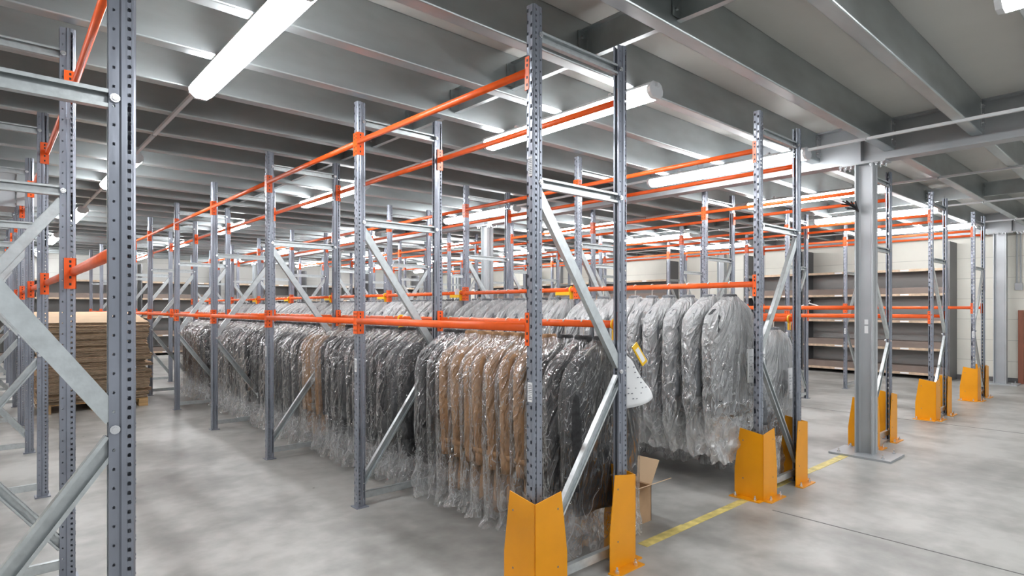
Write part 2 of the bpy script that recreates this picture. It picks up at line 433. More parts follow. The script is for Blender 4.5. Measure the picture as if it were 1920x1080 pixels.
# bridging channels at mid span
def bridge_mesh():
    m_ = MB(); m_.box(-0.002, 0.002, 0.09, 0.695, 3.10, 3.30); m_.box(-0.04, 0.002, 0.09, 0.695, 3.10, 3.104); m_.box(-0.04, 0.002, 0.09, 0.695, 3.296, 3.30)
    m_.box(-0.08, 0.0, 0.089, 0.093, 3.12, 3.28); m_.box(-0.08, 0.0, 0.690, 0.694, 3.12, 3.28)
    for y in (.10, .68):
        for z in (3.16, 3.24):
            m_.tube([(-.05, y - .008, z), (-.05, y + .008, z)], 0.011, 6)
    return m_.mesh('bridging', M['joist'])
bm_ = bridge_mesh()
for x, lab in ((2.92, 'above the near coat row'), (10.75, 'above the empty rows')):
    for n in range(-2, 29):
        thing('bridging_channel', 'short cross channel %s, %s from the camera' % (lab, nth(n + 3)), 'cross channel', (x, 1.167 + 0.697 * n, 0), group='cross channels ' + lab, me=bm_)

# ------------------------------------------------------------------ racking
def perforated(u0, u1, z0, z1, cols, place):
    """flat strip with columns of holes; cols = [(u, pitch, hole_w, hole_h, phase)]; place(u, z) -> xyz"""
    m_v = []; m_f = []
    def vert(u, z):
        m_v.append(place(u, z)); return len(m_v) - 1
    cols = sorted(cols)
    segs = []; u = u0
    for c in cols:
        segs.append((u, c[0] - c[2] / 2, None)); segs.append((c[0] - c[2] / 2, c[0] + c[2] / 2, c)); u = c[0] + c[2] / 2
    segs.append((u, u1, None))
    for a, b2, c in segs:
        if c is None:
            m_f.append((vert(a, z0), vert(b2, z0), vert(b2, z1), vert(a, z1)))
        else:
            _, pitch, w, h, ph = c
            z = z0; zc = z0 + ph
            while zc + h / 2 < z1 - 0.004:
                m_f.append((vert(a, z), vert(b2, z), vert(b2, zc - h / 2), vert(a, zc - h / 2)))
                q = 0.3
                A, B = zc - h / 2, zc + h / 2
                m_f.append((vert(a, A), vert(a + w * q, A), vert(a, A + h * q)))
                m_f.append((vert(b2, A), vert(b2, A + h * q), vert(b2 - w * q, A)))
                m_f.append((vert(a, B), vert(a, B - h * q), vert(a + w * q, B)))
                m_f.append((vert(b2, B), vert(b2 - w * q, B), vert(b2, B - h * q)))
                z = B; zc += pitch
            m_f.append((vert(a, z), vert(b2, z), vert(b2, z1), vert(a, z1)))
    return m_v, m_f
def post_mesh():
    """upright: local -X is the beam face, open towards +X"""
    m_ = MB(); hx, hy = PX / 2, PY / 2; z0, z1 = 0.008, POST_H; c = 0.006
    m_.add(*perforated(-hy + c, hy - c, z0, z1, [(-0.013, .059, .013, .019, .04), (0.012, .059, .013, .019, .06)], lambda u, z: (-hx, u, z)))
    for s in (-1, 1):
        m_.add([(-hx, s * (hy - c), z0), (-hx + c, s * hy, z0), (-hx + c, s * hy, z1), (-hx, s * (hy - c), z1)], [(0, 1, 2, 3)])
        m_.add(*perforated(-hx + c, hx - .032, z0, z1, [(-0.0175, .0295, .0105, .0125, .03)], lambda u, z, s=s: (u, s * hy, z)))
        # rolled rib, then the recessed rear flange
        m_.add([(hx - .032, s * hy, z0), (hx - .027, s * (hy - .007), z0), (hx - .027, s * (hy - .007), z1), (hx - .032, s * hy, z1)], [(0, 1, 2, 3)])
        m_.add(*perforated(hx - .027, hx, z0, z1, [(hx - .013, .059, .007, .009, .05)], lambda u, z, s=s: (u, s * (hy - .007), z)))
        m_.add([(hx, s * (hy - .007), z0), (hx, s * (hy - .018), z0), (hx, s * (hy - .018), z1), (hx, s * (hy - .007), z1)], [(0, 1, 2, 3)])
    me = m_.mesh('rack_post', M['post'], fix=False)
    bm = bmesh.new(); bm.from_mesh(me)
    bmesh.ops.remove_doubles(bm, verts=bm.verts, dist=0.0002)
    bmesh.ops.recalc_face_normals(bm, faces=bm.faces)
    bmesh.ops.solidify(bm, geom=bm.faces[:], thickness=0.0022)
    bm.to_mesh(me); bm.free()
    return me
POST = post_mesh()
FOOT = MB().box(-.05, .05, -.05, .05, 0, .008).tube([(-.035, -.04, .008), (-.035, -.04, .03)], .008, 6).mesh('foot', M['post'])
def brace_mesh(p, q, w=0.056, d=0.03, flip=1):
    """lipped channel lying in the frame plane from p to q (x, z)"""
    p = Vector((p[0], 0, p[1])); q = Vector((q[0], 0, q[1]))
    dv = q - p; L = dv.length; dv.normalize(); sd = Vector((-dv.z, 0, dv.x)); yv = Vector((0, 1, 0))
    R = Matrix((( dv.x, sd.x, yv.x, p.x), (dv.y, sd.y, yv.y, p.y), (dv.z, sd.z, yv.z, p.z), (0, 0, 0, 1)))
    t = 0.0025; m_ = MB(); f = -flip * d / 2
    def B(y0, y1, z0, z1): m_.box(0, L, y0, y1, min(z0, z1), max(z0, z1), R)
    B(-w / 2, w / 2, f, f + flip * t)
    B(-w / 2, -w / 2 + t, f, f + flip * d); B(w / 2 - t, w / 2, f, f + flip * d)
    B(-w / 2, -w / 2 + .012, f + flip * (d - t), f + flip * d); B(w / 2 - .012, w / 2, f + flip * (d - t), f + flip * d)
    return m_.mesh('brace', M['brace'])
def bolt_mesh(x, z):
    return MB().tube([(x, -PY / 2 - .008, z), (x, PY / 2 + .008, z)], .009, 6).tube([(x, -PY / 2 - .003, z), (x, -PY / 2 + .004, z)], .014, 10).mesh('brace_bolt', M['bolt'])
F, Rr = 0.02, FD - 0.02
def brace_set(mir):
    a, b2 = (F, Rr) if not mir else (Rr, F)
    return [brace_mesh((F, 2.90), (Rr, 2.90), flip=-1), brace_mesh((F, 2.145), (Rr, 2.145), flip=-1), brace_mesh((F, .085), (Rr, .085), .05),
            brace_mesh((a, 2.09), (b2, 1.16), flip=1), brace_mesh((b2, 1.09), (a, .18), flip=-1)]
BR = {False: brace_set(False), True: brace_set(True)}
BOLT = {False: [bolt_mesh(x, z) for x, z in ((.02, 2.145), (FD - .02, 2.145), (.02, 2.90), (FD - .02, 2.90), (FD - .02, 1.125))],
        True: [bolt_mesh(x, z) for x, z in ((.02, 2.145), (FD - .02, 2.145), (.02, 2.90), (FD - .02, 2.90), (.02, 1.125))]}
def sticker_mesh(z, face):
    m_ = MB(); x = -PX / 2 - .0012
    if face == 'x':
        m_.box(x - .0006, x, -.022, .012, z, z + .10)
        m_.cur = 1
        for k in range(9): m_.box(x - .0012, x - .0005, -.017, .007, z + .012 + k * .009, z + .012 + k * .009 + random.choice((.003, .0045)))
    return m_.mesh('barcode', [M['white'], M['print']])
STK = sticker_mesh(1.02, 'x'); STK2 = sticker_mesh(1.95, 'x')
def frame(mir):
    t = thing('upright_frame', 'x', 'rack frame', (0, 0, 0))
    obj('post', POST, t); obj('post', POST, t, (FD, 0, 0), (0, 0, PI))
    obj('foot_plate', FOOT, t); obj('foot_plate', FOOT, t, (FD, 0, 0), (0, 0, PI))
    for m_ in BR[mir]: obj('brace', m_, t)
    for m_ in BOLT[mir]: obj('bolt', m_, t)
    return t
protos = {False: frame(False), True: frame(True)}
used = set()
for r, (x0, desc) in ROWS.items():
    for k in range(NK if r in 'AB' else NK - 1):
        if r == 'L': mir = k % 2 == 1
        elif r == 'A': mir = k >= 3
        elif r == 'B': mir = k == 0 or k in (3, 5)
        else: mir = (r == 'E' and k == 0) or k % 3 == 1
        if mir not in used:
            used.add(mir); t = protos[mir]
        else:
            t = copy_tree(protos[mir])
        t.location = (x0 - (.022 if (r, k) == ('L', 0) else 0), YK(k), 0)
        t['label'] = 'galvanised upright frame, %s from the walkway, %s' % (nth(k + 1), desc)
        t['group'] = 'upright frames of the ' + desc
        if (r, k) in (('A', 0), ('A', 1), ('A', 2), ('B', 1), ('C', 1), ('E', 1), ('E', 0), ('D', 1)):
            obj('barcode_label', STK, t, label='white barcode sticker')
        if (r, k) == ('A', 0):
            obj('barcode_label', STK2, t, (0, 0, .22), label='white barcode sticker')

# beams
def rail_mesh(r_y, r_z):
    m_ = MB(); n = 14; L0, L1 = PY / 2 + .004, BAY - PY / 2 - .004
    vs = []; 
    for y in (L0, L1):
        for k in range(n):
            a = 2 * PI * k / n
            ca, sa = math.cos(a), math.sin(a)
            vs.append((r_y * math.copysign(abs(ca) ** .75, ca), y, r_z * math.copysign(abs(sa) ** .75, sa)))
    m_.add(vs, [(k, (k + 1) % n, n + (k + 1) % n, n + k) for k in range(n)] + [tuple(range(n)), tuple(range(n, 2 * n))])
    return m_.mesh('rail', M['orange'], smooth=True)
def conn_mesh(sy):
    """end connector hooked on the post; rail axis at x=0; post lies at +x; sy=+1 near end"""
    m_ = MB(); yb = (PY / 2) * sy if sy > 0 else BAY - PY / 2; o = sy * .004
    ya, yc = sorted((yb, yb + o))
    zt, zb = .075, -.095
    m_.box(-.010, .045, ya, yc, zb, zt)                       # plate on the post's side
    yd = yb - sy * .026
    y1, y2 = sorted((yb + o, yd))
    m_.box(-.0105 + .0, -.0065, y1, y2, zb, zt)                # lip over the beam face
    m_.cur = 1
    for z in (-.07, -.032, .03, .055):
        e = sorted((yb + o, yb + o + sy * .0008))
        m_.box(.012, .022, e[0], e[1], z - .007, z + .007)
        e = sorted((yd + sy * .008, yd + sy * .018))
        m_.box(-.0112, -.0100, e[0], e[1], z - .007, z + .007)
    return m_.mesh('connector', [M['orange'], M['black']])
RAILS = {'top': rail_mesh(.016, .0195), 'mid': rail_mesh(.019, .023)}
CON = (conn_mesh(1), conn_mesh(-1))
def make_beam(kind):
    t = thing('rack_beam', 'x', 'rack beam')
    obj('rail', RAILS[kind], t)
    obj('end_connector', CON[0], t); obj('end_connector', CON[1], t)
    return t
pb = {'top': make_beam('top'), 'mid': make_beam('mid')}; usedb = set()
# rows: (front mid z, rear mid z)
MID = {'L': (1.70, 1.70), 'A': (1.40, 1.40), 'B': (1.685, 1.40), 'C': (1.50, 1.40), 'D': (1.38, 1.38), 'E': (1.50, 1.50)}
for r, (x0, desc) in ROWS.items():
    nb = (NK if r in 'AB' else NK - 1) - 1
    for k in range(nb):
        for side in (0, 1):
            for kind in ('top', 'mid'):
                if kind not in usedb:
                    usedb.add(kind); t = pb[kind]
                else:
                    t = copy_tree(pb[kind])
                z = 2.735 if kind == 'top' else MID[r][side]
                if side == 0:
                    t.location = (x0 - PX / 2 + .0068, YK(k), z); t.rotation_euler = (0, 0, 0)
                else:
                    t.location = (x0 + FD + PX / 2 - .0068, YK(k) + BAY, z); t.rotation_euler = (0, 0, PI)
                if r == 'L' and k == 0:
                    a_ = math.atan2(.022, BAY)
                    if side == 0: t.location.x -= .022
                    t.rotation_euler.z -= a_
                if r == 'A' and k == 0 and side == 0 and kind == 'top':
                    t.location.z = 2.745; t.rotation_euler = (math.atan2(0.03, BAY), 0, 0); t.location.z -= .035
                t['label'] = 'orange %s rail, %s side, %s bay, %s' % ('upper' if kind == 'top' else 'lower', 'facing' if side == 0 else 'rear', nth(k + 1), desc)
                t['group'] = 'orange rails of the ' + desc

# post guards
def guard_mesh(sx):
    """folded plate; corner at local origin; wings along +Y and along +sx*X"""
    t = 0.005; m_ = MB()
    prof = [(0, 0), (.235, 0), (.235, .22), (.19, .545), (0, .515)]
    for face in ('y', 'x'):
        a = [(u, z) for u, z in prof]
        vs = []
        for d in (0, t):
            for u, z in a:
                vs.append((sx * d, u, z) if face == 'y' else (sx * u, d, z))
        n = len(a)
        m_.add(vs, [tuple(range(n)), tuple(range(n, 2 * n))[::-1]] + [(i, (i + 1) % n, n + (i + 1) % n, n + i) for i in range(n)])
    return m_.mesh('guard', M['guard'])
def guard_feet(sx):
    m_ = MB()
    m_.box(*sorted((0, sx * .255)), -.065, 0, 0, .008)
    m_.box(*sorted((0, -sx * .065)), 0, .25, 0, .008)
    return m_.mesh('guard_feet', M['guard'])
def guard_bolts(sx):
    m_ = MB()
    for p in ((sx * .05, -.035), (sx * .22, -.035), (-sx * .035, .05), (-sx * .035, .21)):
        m_.tube([(p[0], p[1], .008), (p[0], p[1], .024)], .012, 6); m_.tube([(p[0], p[1], .02), (p[0], p[1], .042)], .006, 6)
    return m_.mesh('guard_bolts', M['bolt'])
def guard_holes(sx):
    m_ = MB()
    for z in (.13, .43, .30):
        if z == .30: continue
        m_.tube([(sx * .165, -.0009, z + .03), (sx * .165, .0, z + .03)], .006, 8)
        m_.tube([(-sx * .0009, .165, z + .02), (0, .165, z + .02)], .006, 8)
    return m_.mesh('guard_holes', M['rust'])
GM = {s: (guard_mesh(s), guard_feet(s), guard_bolts(s), guard_holes(s)) for s in (1, -1)}
for r in 'ABCDE':
    x0, desc = ROWS[r]
    for s, xx, w in ((1, x0 - .062, 'facing'), (-1, x0 + FD + .062, 'rear')):
        t = thing('post_guard', 'yellow steel post guard on the %s post of the %s' % (w, desc), 'post guard', (xx, Y0 - .068, 0), group='yellow post guards')
        for nm, me in zip(('angle_plate', 'foot_plate', 'anchor_bolts', 'screw_holes'), GM[s]): obj(nm, me, t)

# ------------------------------------------------------------------ lamps
def lamp_proto():
    t = thing('strip_light', 'x', 'strip light')
    L = 1.85
    d = [(-.066, .058), (-.078, .040), (-.072, .008), (-.036, -.022), (.036, -.022), (.072, .008), (.078, .040), (.066, .058)]
    obj('diffuser', MB().poly(d, 'Y', .03, L - .03).mesh('diffuser', M['lamp']), t)
    h = [(-.070, .0585), (.070, .0585), (.062, .076), (.035, .092), (-.035, .092), (-.062, .076)]
    obj('housing', MB().poly(h, 'Y', 0, L).mesh('housing', M['cap']), t)
    for a, b2 in ((0, .03), (L - .03, L)):
        obj('end_cap', MB().poly([(u * 1.03, w) for u, w in d], 'Y', a, b2).mesh('end_cap', M['cap']), t)
    for y in (.4, 1.45):
        obj('bracket', MB().box(-.02, .02, y - .015, y + .015, .092, .115).mesh('bracket', M['cap']), t)
    return t
lp = lamp_proto(); first = True
LR = [(-1.35, 'left of the nearest rack row'), (1.13, 'in the open aisle'), (3.5, 'between the two coat rows'), (6.05, 'before the grey pillar'),
      (8.5, 'before the middle empty row'), (10.95, 'before the last empty row'), (13.5, 'alongside the wall shelving')]
for x, desc in LR:
    ys = 2.73 if x == 1.13 else 2.42
    for n in range(-1, 5):
        y = ys + 4.27 * n
        if n == -1: y = 0.60 - 1.85 if x == 3.5 else y - .3
        if x == 13.5 and n < 0: continue
        t = lp if first else copy_tree(lp); first = False
        t.location = (x + (.25 if n == -1 and x == 3.5 else 0), y, 2.985)
        t['label'] = 'glowing strip light %s, %s from the camera' % (desc, nth(n + 2)); t['group'] = 'strip lights ' + desc
    rl = MB()
    rl.box(-.014, .014, (2.4 if x == 3.5 else BY + .1), WY - .4, 3.10, 3.124)
    t = thing('mounting_rail', 'thin grey rail carrying strip lights ' + desc, 'rail', (x, 0, 0))
    obj('rail', rl.mesh('conduit', M['cap']), t)
    hg = MB()
    y = -3.0
    while y < 21:
        hg.box(-.02, .02, y - .01, y + .01, 3.124, 3.14)
        y += .697 * 2
    # clips hang from the joist flanges above
    t.location.z = -0.06
    hg2 = MB()
    n = 2 if x == 3.5 else -5
    while 1.167 + .697 * n < WY - 1:
        yy = 1.167 + .697 * n + .04
        hg2.box(-.016, .016, yy - .008, yy + .008, 3.095, 3.121); n += 2
    obj('clips', hg2.mesh('rail_clips', M['bolt']), t)

# ------------------------------------------------------------------ garments
def prof_lerp(tab, t):
    for (a, va), (b2, vb) in zip(tab, tab[1:]):
        if t <= b2:
            k = (t - a) / (b2 - a); k = k * k * (3 - 2 * k) if False else k
            return va + (vb - va) * k
    return tab[-1][1]
def coat_meshes(seed, L, long_coat):
    rnd = random.Random(seed)
    off = Vector((seed * 3.1, seed * 1.7, seed * 5.3))
    A = [(0, .055), (.03, .075), (.09, .145), (.15, .205), (.21, .24), (.28, .25), (.45, .235), (.7, .23), (L, .25)]
    Bt = [(0, .040), (.03, .045), (.10, .044), (.2, .048), (.5, .048), (L, .050)]
    nr, n = 34, 32
    ph = [rnd.uniform(0, 6.28) for _ in range(6)]
    vs = []; fs = []
    zs = [(i / (nr - 1)) ** 1.25 * L for i in range(nr)]
    sway = rnd.uniform(-.03, .03)
    def ring(d, sc=1.0):
        a = prof_lerp(A, d) * sc; b2 = prof_lerp(Bt, d) * sc
        out = []
        for k in range(n):
            th = 2 * PI * k / n
            ct, st = math.cos(th), math.sin(th)
            f = min(1, d / L)
            fold = 1 + .16 * f * math.sin(5 * th + ph[0] + d * 2) + .10 * f * math.sin(9 * th + ph[1] - d * 3) + .05 * math.sin(3 * th + ph[2] + d * 7)
            x_ = a * math.copysign(abs(ct) ** .8, ct); y_ = b2 * math.copysign(abs(st) ** .85, st) * fold
            nz = noise.noise(Vector((x_ * 7, y_ * 12, d * 5)) + off)
            out.append((x_ * (1 + .04 * nz) + sway * f * .4, y_ + .010 * nz, -.115 - d + (.012 * math.sin(3 * th + ph[3]) if d > L * .97 else 0)))
        return out
    # collar
    rings = [[(x_ * .9, y_ * .9, -.075) for x_, y_, z in ring(0)], [(x_ * 1.05, y_ * 1.05, -.088) for x_, y_, z in ring(0)]]
    rings += [ring(d) for d in zs]
    rings += [[(x_ * .96, y_ * .8, z + .012) for x_, y_, z in ring(L)], [(x_ * .5, y_ * .3, z + .03) for x_, y_, z in ring(L)]]
    for r_ in rings: vs += r_
    for i in range(len(rings) - 1):
        for k in range(n):
            a, b2 = i * n + k, i * n + (k + 1) % n
            fs.append((a, b2, b2 + n, a + n))
    fs.append(tuple(range(n))); fs.append(tuple((len(rings) - 1) * n + k for k in range(n)))
    body = MB().add(vs, fs)
    # lapels, front edge, pockets and buttons on the -Y front
    body.add([(-.05, -.050, -.16), (.0, -.056, -.36), (-.012, -.062, -.36), (-.09, -.056, -.26)], [(0, 1, 2, 3)])
    body.add([(.05, -.050, -.16), (.0, -.056, -.36), (.012, -.062, -.36), (.09, -.056, -.26)], [(0, 1, 2, 3)])
    for sx in (-1, 1):
        body.box(sx * .13 - .055, sx * .13 + .055, -.062, -.04, -.115 - L * .60, -.115 - L * .57)
    # sleeves
    sl = []
    SL = (L * .70 if not long_coat else .72)
    for sx in (-1, 1):
        m_ = MB(); k = 15; lean = rnd.uniform(-.012, .012)
        pts = [(sx * .15, 0, -.215), (sx * .20, 0, -.232), (sx * .237, 0, -.262), (sx * .257, 0, -.31)]
        rs = [.034, .043, .049, .052]
        for i in range(1, k):
            t = i / (k - 1)
            pts.append((sx * (.262 - .012 * t), lean * math.sin(t * 3) - .01 * t * t, -.31 - (SL - .045) * t))
            rs.append(.054 + .004 * math.sin(t * 5 + ph[4]) - .006 * t)
        z_ = pts[-1]
        pts += [(z_[0], z_[1], z_[2] + .001), (z_[0], z_[1], z_[2] + .02)]
        rs += [.038, .034]
        pts[-2] = (z_[0], z_[1], z_[2] - .0005); pts[-1] = (z_[0], z_[1], z_[2] - .001)
        m_.tube(pts, rs, 16)
        for i, v in enumerate(m_.v):
            q = Vector((v[0] * 9, v[1] * 14, v[2] * 6)) + off
            nz = noise.noise(q); n3 = noise.noise(q * 2.2)
            cx_ = sx * .25
            m_.v[i] = (v[0] + .010 * nz + .004 * n3, v[1] * (1 + .10 * n3) + .007 * nz, v[2])
        if long_coat:   # cuff tab with buttons
            zc = -.265 - SL * .86
            m_.box(sx * .285 - .012, sx * .285 + .038, -.07, .03, zc - .015, zc + .02)
        sl.append(m_)
    return body, sl
def bag_mesh(seed, L, D, gather):
    """L: coat length, D: drop of the bag from the neck"""
    rnd = random.Random(seed * 13 + 5); off = Vector((seed * 2.3, seed * 4.1, seed))
    A = [(0, .020), (.025, .055), (.07, .14), (.12, .22), (.165, .285), (.21, .322), (.27, .342), (.36, .350), (.55, .345), (L, .335), (L + .06, .335), (D, .38 if not gather else .24)]
    Bt = [(0, .018), (.03, .044), (.08, .058), (.14, .070), (.6, .074), (L, .072), (L + .06, .060), (D, .075)]
    nr, n = 66, 56
    ph = [rnd.uniform(0, 6.28) for _ in range(6)]
    vs = []; fs = []
    for i in range(nr):
        d = (i / (nr - 1)) ** 1.1 * D
        a = prof_lerp(A, d); b2 = prof_lerp(Bt, d)
        low = max(0, (d - L) / (D - L + 1e-6))
        for k in range(n):
            th = 2 * PI * k / n
            ct, st = math.cos(th), math.sin(th)
            x_ = a * math.copysign(abs(ct) ** .75, ct); y_ = b2 * math.copysign(abs(st) ** .8, st)
            P = Vector((x_ * 9, y_ * 14, d * 4.2)) + off
            r1 = abs(noise.noise(P)); r2 = abs(noise.noise(P * 2.3 + off)); r3 = noise.noise(P * .7)
            # drape lines fan out from the shoulder
            fan = math.sin(th * 9 + d * 10 * (1 if ct > 0 else -1) + ph[0]) * .5 + .5
            amp = .008 + .022 * min(1, low * 1.6)
            disp = -(.5 - r1) * amp * 2.0 + r2 * amp * 1.2 + r3 * amp * 1.4 + fan * (.004 + .008 * math.exp(-((d - .2) / .15) ** 2))
            nx, ny = ct * .8, st
            vs.append((x_ + nx * disp * 1.0 + low * .02 * math.sin(ph[1] + d * 9), y_ + ny * disp + low * .02 * math.sin(ph[2] + d * 12 + x_ * 9),
                       -.072 - d + low * low * (.05 if gather else .016) * noise.noise(Vector((math.cos(th) * 2, math.sin(th) * 2, seed))) + low * .015 * r3))
    for i in range(nr - 1):
        for k in range(n):
            a, b2 = i * n + k, i * n + (k + 1) % n
            fs.append((a, b2, b2 + n, a + n))
    return MB().add(vs, fs)
def hanger_mesh():
    m_ = MB()
    pts = [(0, 0, -.085), (0, 0, -.035)]
    for k in range(11):
        a = -PI * .5 + k * PI * 1.35 / 10
        pts.append((.0 + .027 * math.cos(a), .0, .0 + .027 * math.sin(a)))
    m_.tube(pts, .0045, 6)
    m_.tube([(-.19, 0, -.215), (-.10, 0, -.150), (0, 0, -.100), (.10, 0, -.150), (.19, 0, -.215)], .006, 8)
    return m_.mesh('hanger', M['hanger'], smooth=True)
HANG = hanger_mesh()
def variants(tagname, mats, L, D, long_coat, film_mat, nvar, s0, gather=False):
    out = []
    for i in range(nvar):
        Lv = L + random.uniform(-.04, .04); Dv = D + random.uniform(-.02, .03)
        body, sl = coat_meshes(s0 + i, Lv, long_coat)
        out.append((body, sl, bag_mesh(s0 + i, Lv, Dv, gather).mesh('bag', film_mat, smooth=True)))
    res = {}
    for mn in mats:
        res[mn] = [(b_.mesh('coat_' + mn, M[mn], True), [s_.mesh('sleeve_' + mn, M[mn], True) for s_ in sl], bag) for b_, sl, bag in out]
    return res
VA = variants('a', ('charcoal', 'slate', 'brown'), 1.02, 1.27, False, M['film'], 6, 1)
VT = variants('t', ('tan',), 1.13, 1.27, True, M['film'], 5, 31)
VB = variants('b', ('midgrey', 'slate'), .93, 1.32, False, M['film_milky_lit'], 6, 61, True)
CW = {'charcoal': 'charcoal', 'slate': 'dark grey', 'brown': 'dark brown', 'tan': 'tan', 'midgrey': 'grey'}
coat_protos = {}
def place_coat(V, mn, i, x, y, z, rz, label, group):
    key = (id(V), mn, i)
    if key in coat_protos:
        t = copy_tree(coat_protos[key])
    else:
        body, sl, bag = V[mn][i]
        t = thing('bagged_coat', 'x', 'coat')
        obj('coat_body', body, t); obj('sleeve', sl[0], t); obj('sleeve', sl[1], t)
        obj('garment_bag', bag, t, label='clear plastic bag'); obj('hanger', HANG, t)
        coat_protos[key] = t
    t.location = (x, y, z); t.rotation_euler = (0, 0, rz)
    t['label'] = label; t['group'] = group
    return t
def rz(y): return .06 * math.sin(y * 2.1) + .03 * math.sin(y * 5.3)
def coat_run(X, zr, y0, y1, pitch, V, colour, desc, group, sy=1.0):
    y = y0; cnt = {}
    n = 0; res = []
    while y < y1:
        k = round((y - Y0) / BAY)
        if abs(y - YK(k)) < .115:
            y = YK(k) + .12; continue
        bay = int((y - Y0) // BAY)
        cnt[bay] = cnt.get(bay, 0) + 1
        mn, Vx = colour(y)
        i = random.randrange(len(Vx[mn]))
        lab = '%s bagged coat, %s in the %s bay, %s' % (CW[mn], nth(cnt[bay]), nth(bay + 1), desc)
        res.append(place_coat(Vx, mn, i, X + random.uniform(-.012, .012), y, zr, rz(y), lab, group))
        res[-1].scale = (1, sy * random.uniform(.94, 1.04), 1)
        y += pitch * random.uniform(.94, 1.08)
    return res
RA = ROWS['A'][0] + FD + PX / 2 - .0068; RBf = ROWS['B'][0] - PX / 2 + .0068; RBr = ROWS['B'][0] + FD + PX / 2 - .0068
def colA(y):
    if 2.80 < y < 3.80 or 5.80 < y < 6.32: return 'tan', VT
    if y > 10.3: return 'brown', VA
    return ('slate' if random.random() < .3 or 6.4 < y < 7.2 else 'charcoal'), VA
def colB(y): return ('midgrey' if random.random() < .75 else 'slate'), VB
ZO = .0
coatsA = coat_run(RA, 1.40, 2.36, 11.5, .145, VA, colA, 'near coat row', 'bagged coats on the near coat row')
coatsB = coat_run(RBf, 1.685, 2.42, 18.7, .19, VB, colB, 'front of second coat row', 'bagged coats on the facing side of the second coat row', 1.3)
coatsBr = coat_run(RBr, 1.40, 2.42, 6.0, .19, VB, colB, 'rear of second coat row', 'bagged coats on the rear side of the second coat row', 1.25)

# sheet of paper tucked over the first coat, with its yellow tag
def paper(w, h, nx=10, nz=10, bend=.03, lines=True, shoulder=False):
    m_ = MB(); vs = []; fs = []
    for j in range(nz + 1):
        for i in range(nx + 1):
            u, v = i / nx, j / nz
            z = -v * h - ((u ** 1.5) * .13 * (1 - v) - .05 * u * v if shoulder else 0)
            xs = (.42 + .58 * math.sin(v * PI / 2)) if shoulder else 1
            vs.append((u * w * xs, -bend * math.sin(u * PI * .9) * (.5 + v * .5), z))
    for j in range(nz):
        for i in range(nx):
            a = j * (nx + 1) + i; fs.append((a, a + 1, a + nx + 2, a + nx + 1))
    m_.add(vs, fs)
    me = m_.mesh('paper', [M['white'], M['print']], True)
    bm = bmesh.new(); bm.from_mesh(me); bmesh.ops.solidify(bm, geom=bm.faces[:], thickness=0.0015); bm.to_mesh(me); bm.free()
    return me
def scribble(w, h, rows, seed, bend=.03):
    rnd = random.Random(seed); m_ = MB()
    for r_ in range(rows):
        z = -h * (.22 + .68 * r_ / rows); u = .08
        while u < .85:
            l = rnd.uniform(.02, .10)
            if rnd.random() < .55:
                y = -bend * math.sin(u * PI * .9) * .9 - .006
                m_.box(u * w, (u + l) * w, y - .001, y, z - .006, z)
            u += l + .04
    return m_.mesh('print', M['print'])
t = thing('paper_sheet', 'white printed paper sheet draped over shoulder of the first near coat', 'paper sheet', (RA + .06, 2.235, 1.215), -.12)
obj('sheet', paper(.235, .33, bend=.05, shoulder=True), t); obj('print', scribble(.18, .33, 7, 3, .04), t)
def tag(x, y, z, rz, tilt, lab, w=.06, h=.13):
    t = thing('rail_tag', lab, 'tag', (x, y, z), rz); t.rotation_euler = (0, tilt, rz)
    obj('tag_body', MB().box(-w / 2, w / 2, -.004, .004, -h, 0).mesh('tag', M['yellow']), t)
    obj('paper_insert', MB().box(-w * .30, w * .30, -.0052, -.0042, -h * .88, -h * .2).mesh('ins', M['white']), t, label='white paper insert')
tag(RA + .11, 2.20, 1.275, -.15, -.65, 'yellow tag with white insert beside the first near coat', .05, .15)
# documents hanging on the first coats of the second row
for x, y, z, w, h, lab, rz in ((RBf + .02, 2.285, 1.17, .085, .27, 'long white document strip hanging left of the second row end post', -.1),
                           (RBf + .20, 2.285, 1.18, .12, .28, 'pale document pocket hanging right of the second row end post', 0),
                           (RBr - .02, 2.275, .97, .11, .27, 'pale document pocket on first coat, rear side of second coat row', 0),
                           (RBr + .14, 2.30, .97, .07, .25, 'narrow white document pocket at the outer shoulder, rear side of second coat row', 0)):
    t = thing('document_pocket', lab, 'document pocket', (x, y, z), rz)
    obj('sheet', paper(w, h, 4, 4, .006), t); obj('print', scribble(w, h, 7, int(x * 100), .006), t)

# yellow rail dividers / end stops
def divider(x, y, z, lab, paper_card=False):
    t = thing('rail_divider', lab, 'rail divider', (x, y, z), group='yellow rail dividers')
    m_ = MB(); n = 18; pts = [(.030 * math.cos(2 * PI * k / n), 0, .030 * math.sin(2 * PI * k / n)) for k in range(n + 1)]
    m_.tube(pts, .009, 6, cap=False)
    obj('ring', m_.mesh('ring', M['yellow'], True), t)
    obj('tab', MB().box(-.022, .022, -.005, .005, -.095, -.034).mesh('tab', M['yellow']), t)
    if paper_card:
        obj('card', MB().box(-.095, -.03, -.003, .003, -.02, .055).mesh('card', M['white']), t, label='white card')
divider(RA, Y0 + .06, 1.40, 'yellow ring divider on the near coat rail beside its end post')
divider(RA, YK(1) + .62, 1.40, 'yellow ring divider on the near coat rail in the second bay')
divider(RBr, Y0 + .075, 1.40, 'yellow ring divider on the rear rail of the second coat row')
for k, c_ in ((1, False), (2, True), (3, False), (4, False), (5, False), (6, False), (7, False)):
    divider(RBf, YK(k) + .07, 1.685, 'yellow clip on second coat rail past its %s frame' % nth(k + 1) , c_)
    yb = MB().box(-.03, .01, -.0, .20, -.055, -.02)
    obj('holder_bar', yb.mesh('bar', M['yellow']), [o for o in col.objects if o.name.startswith('rail_divider')][-1])
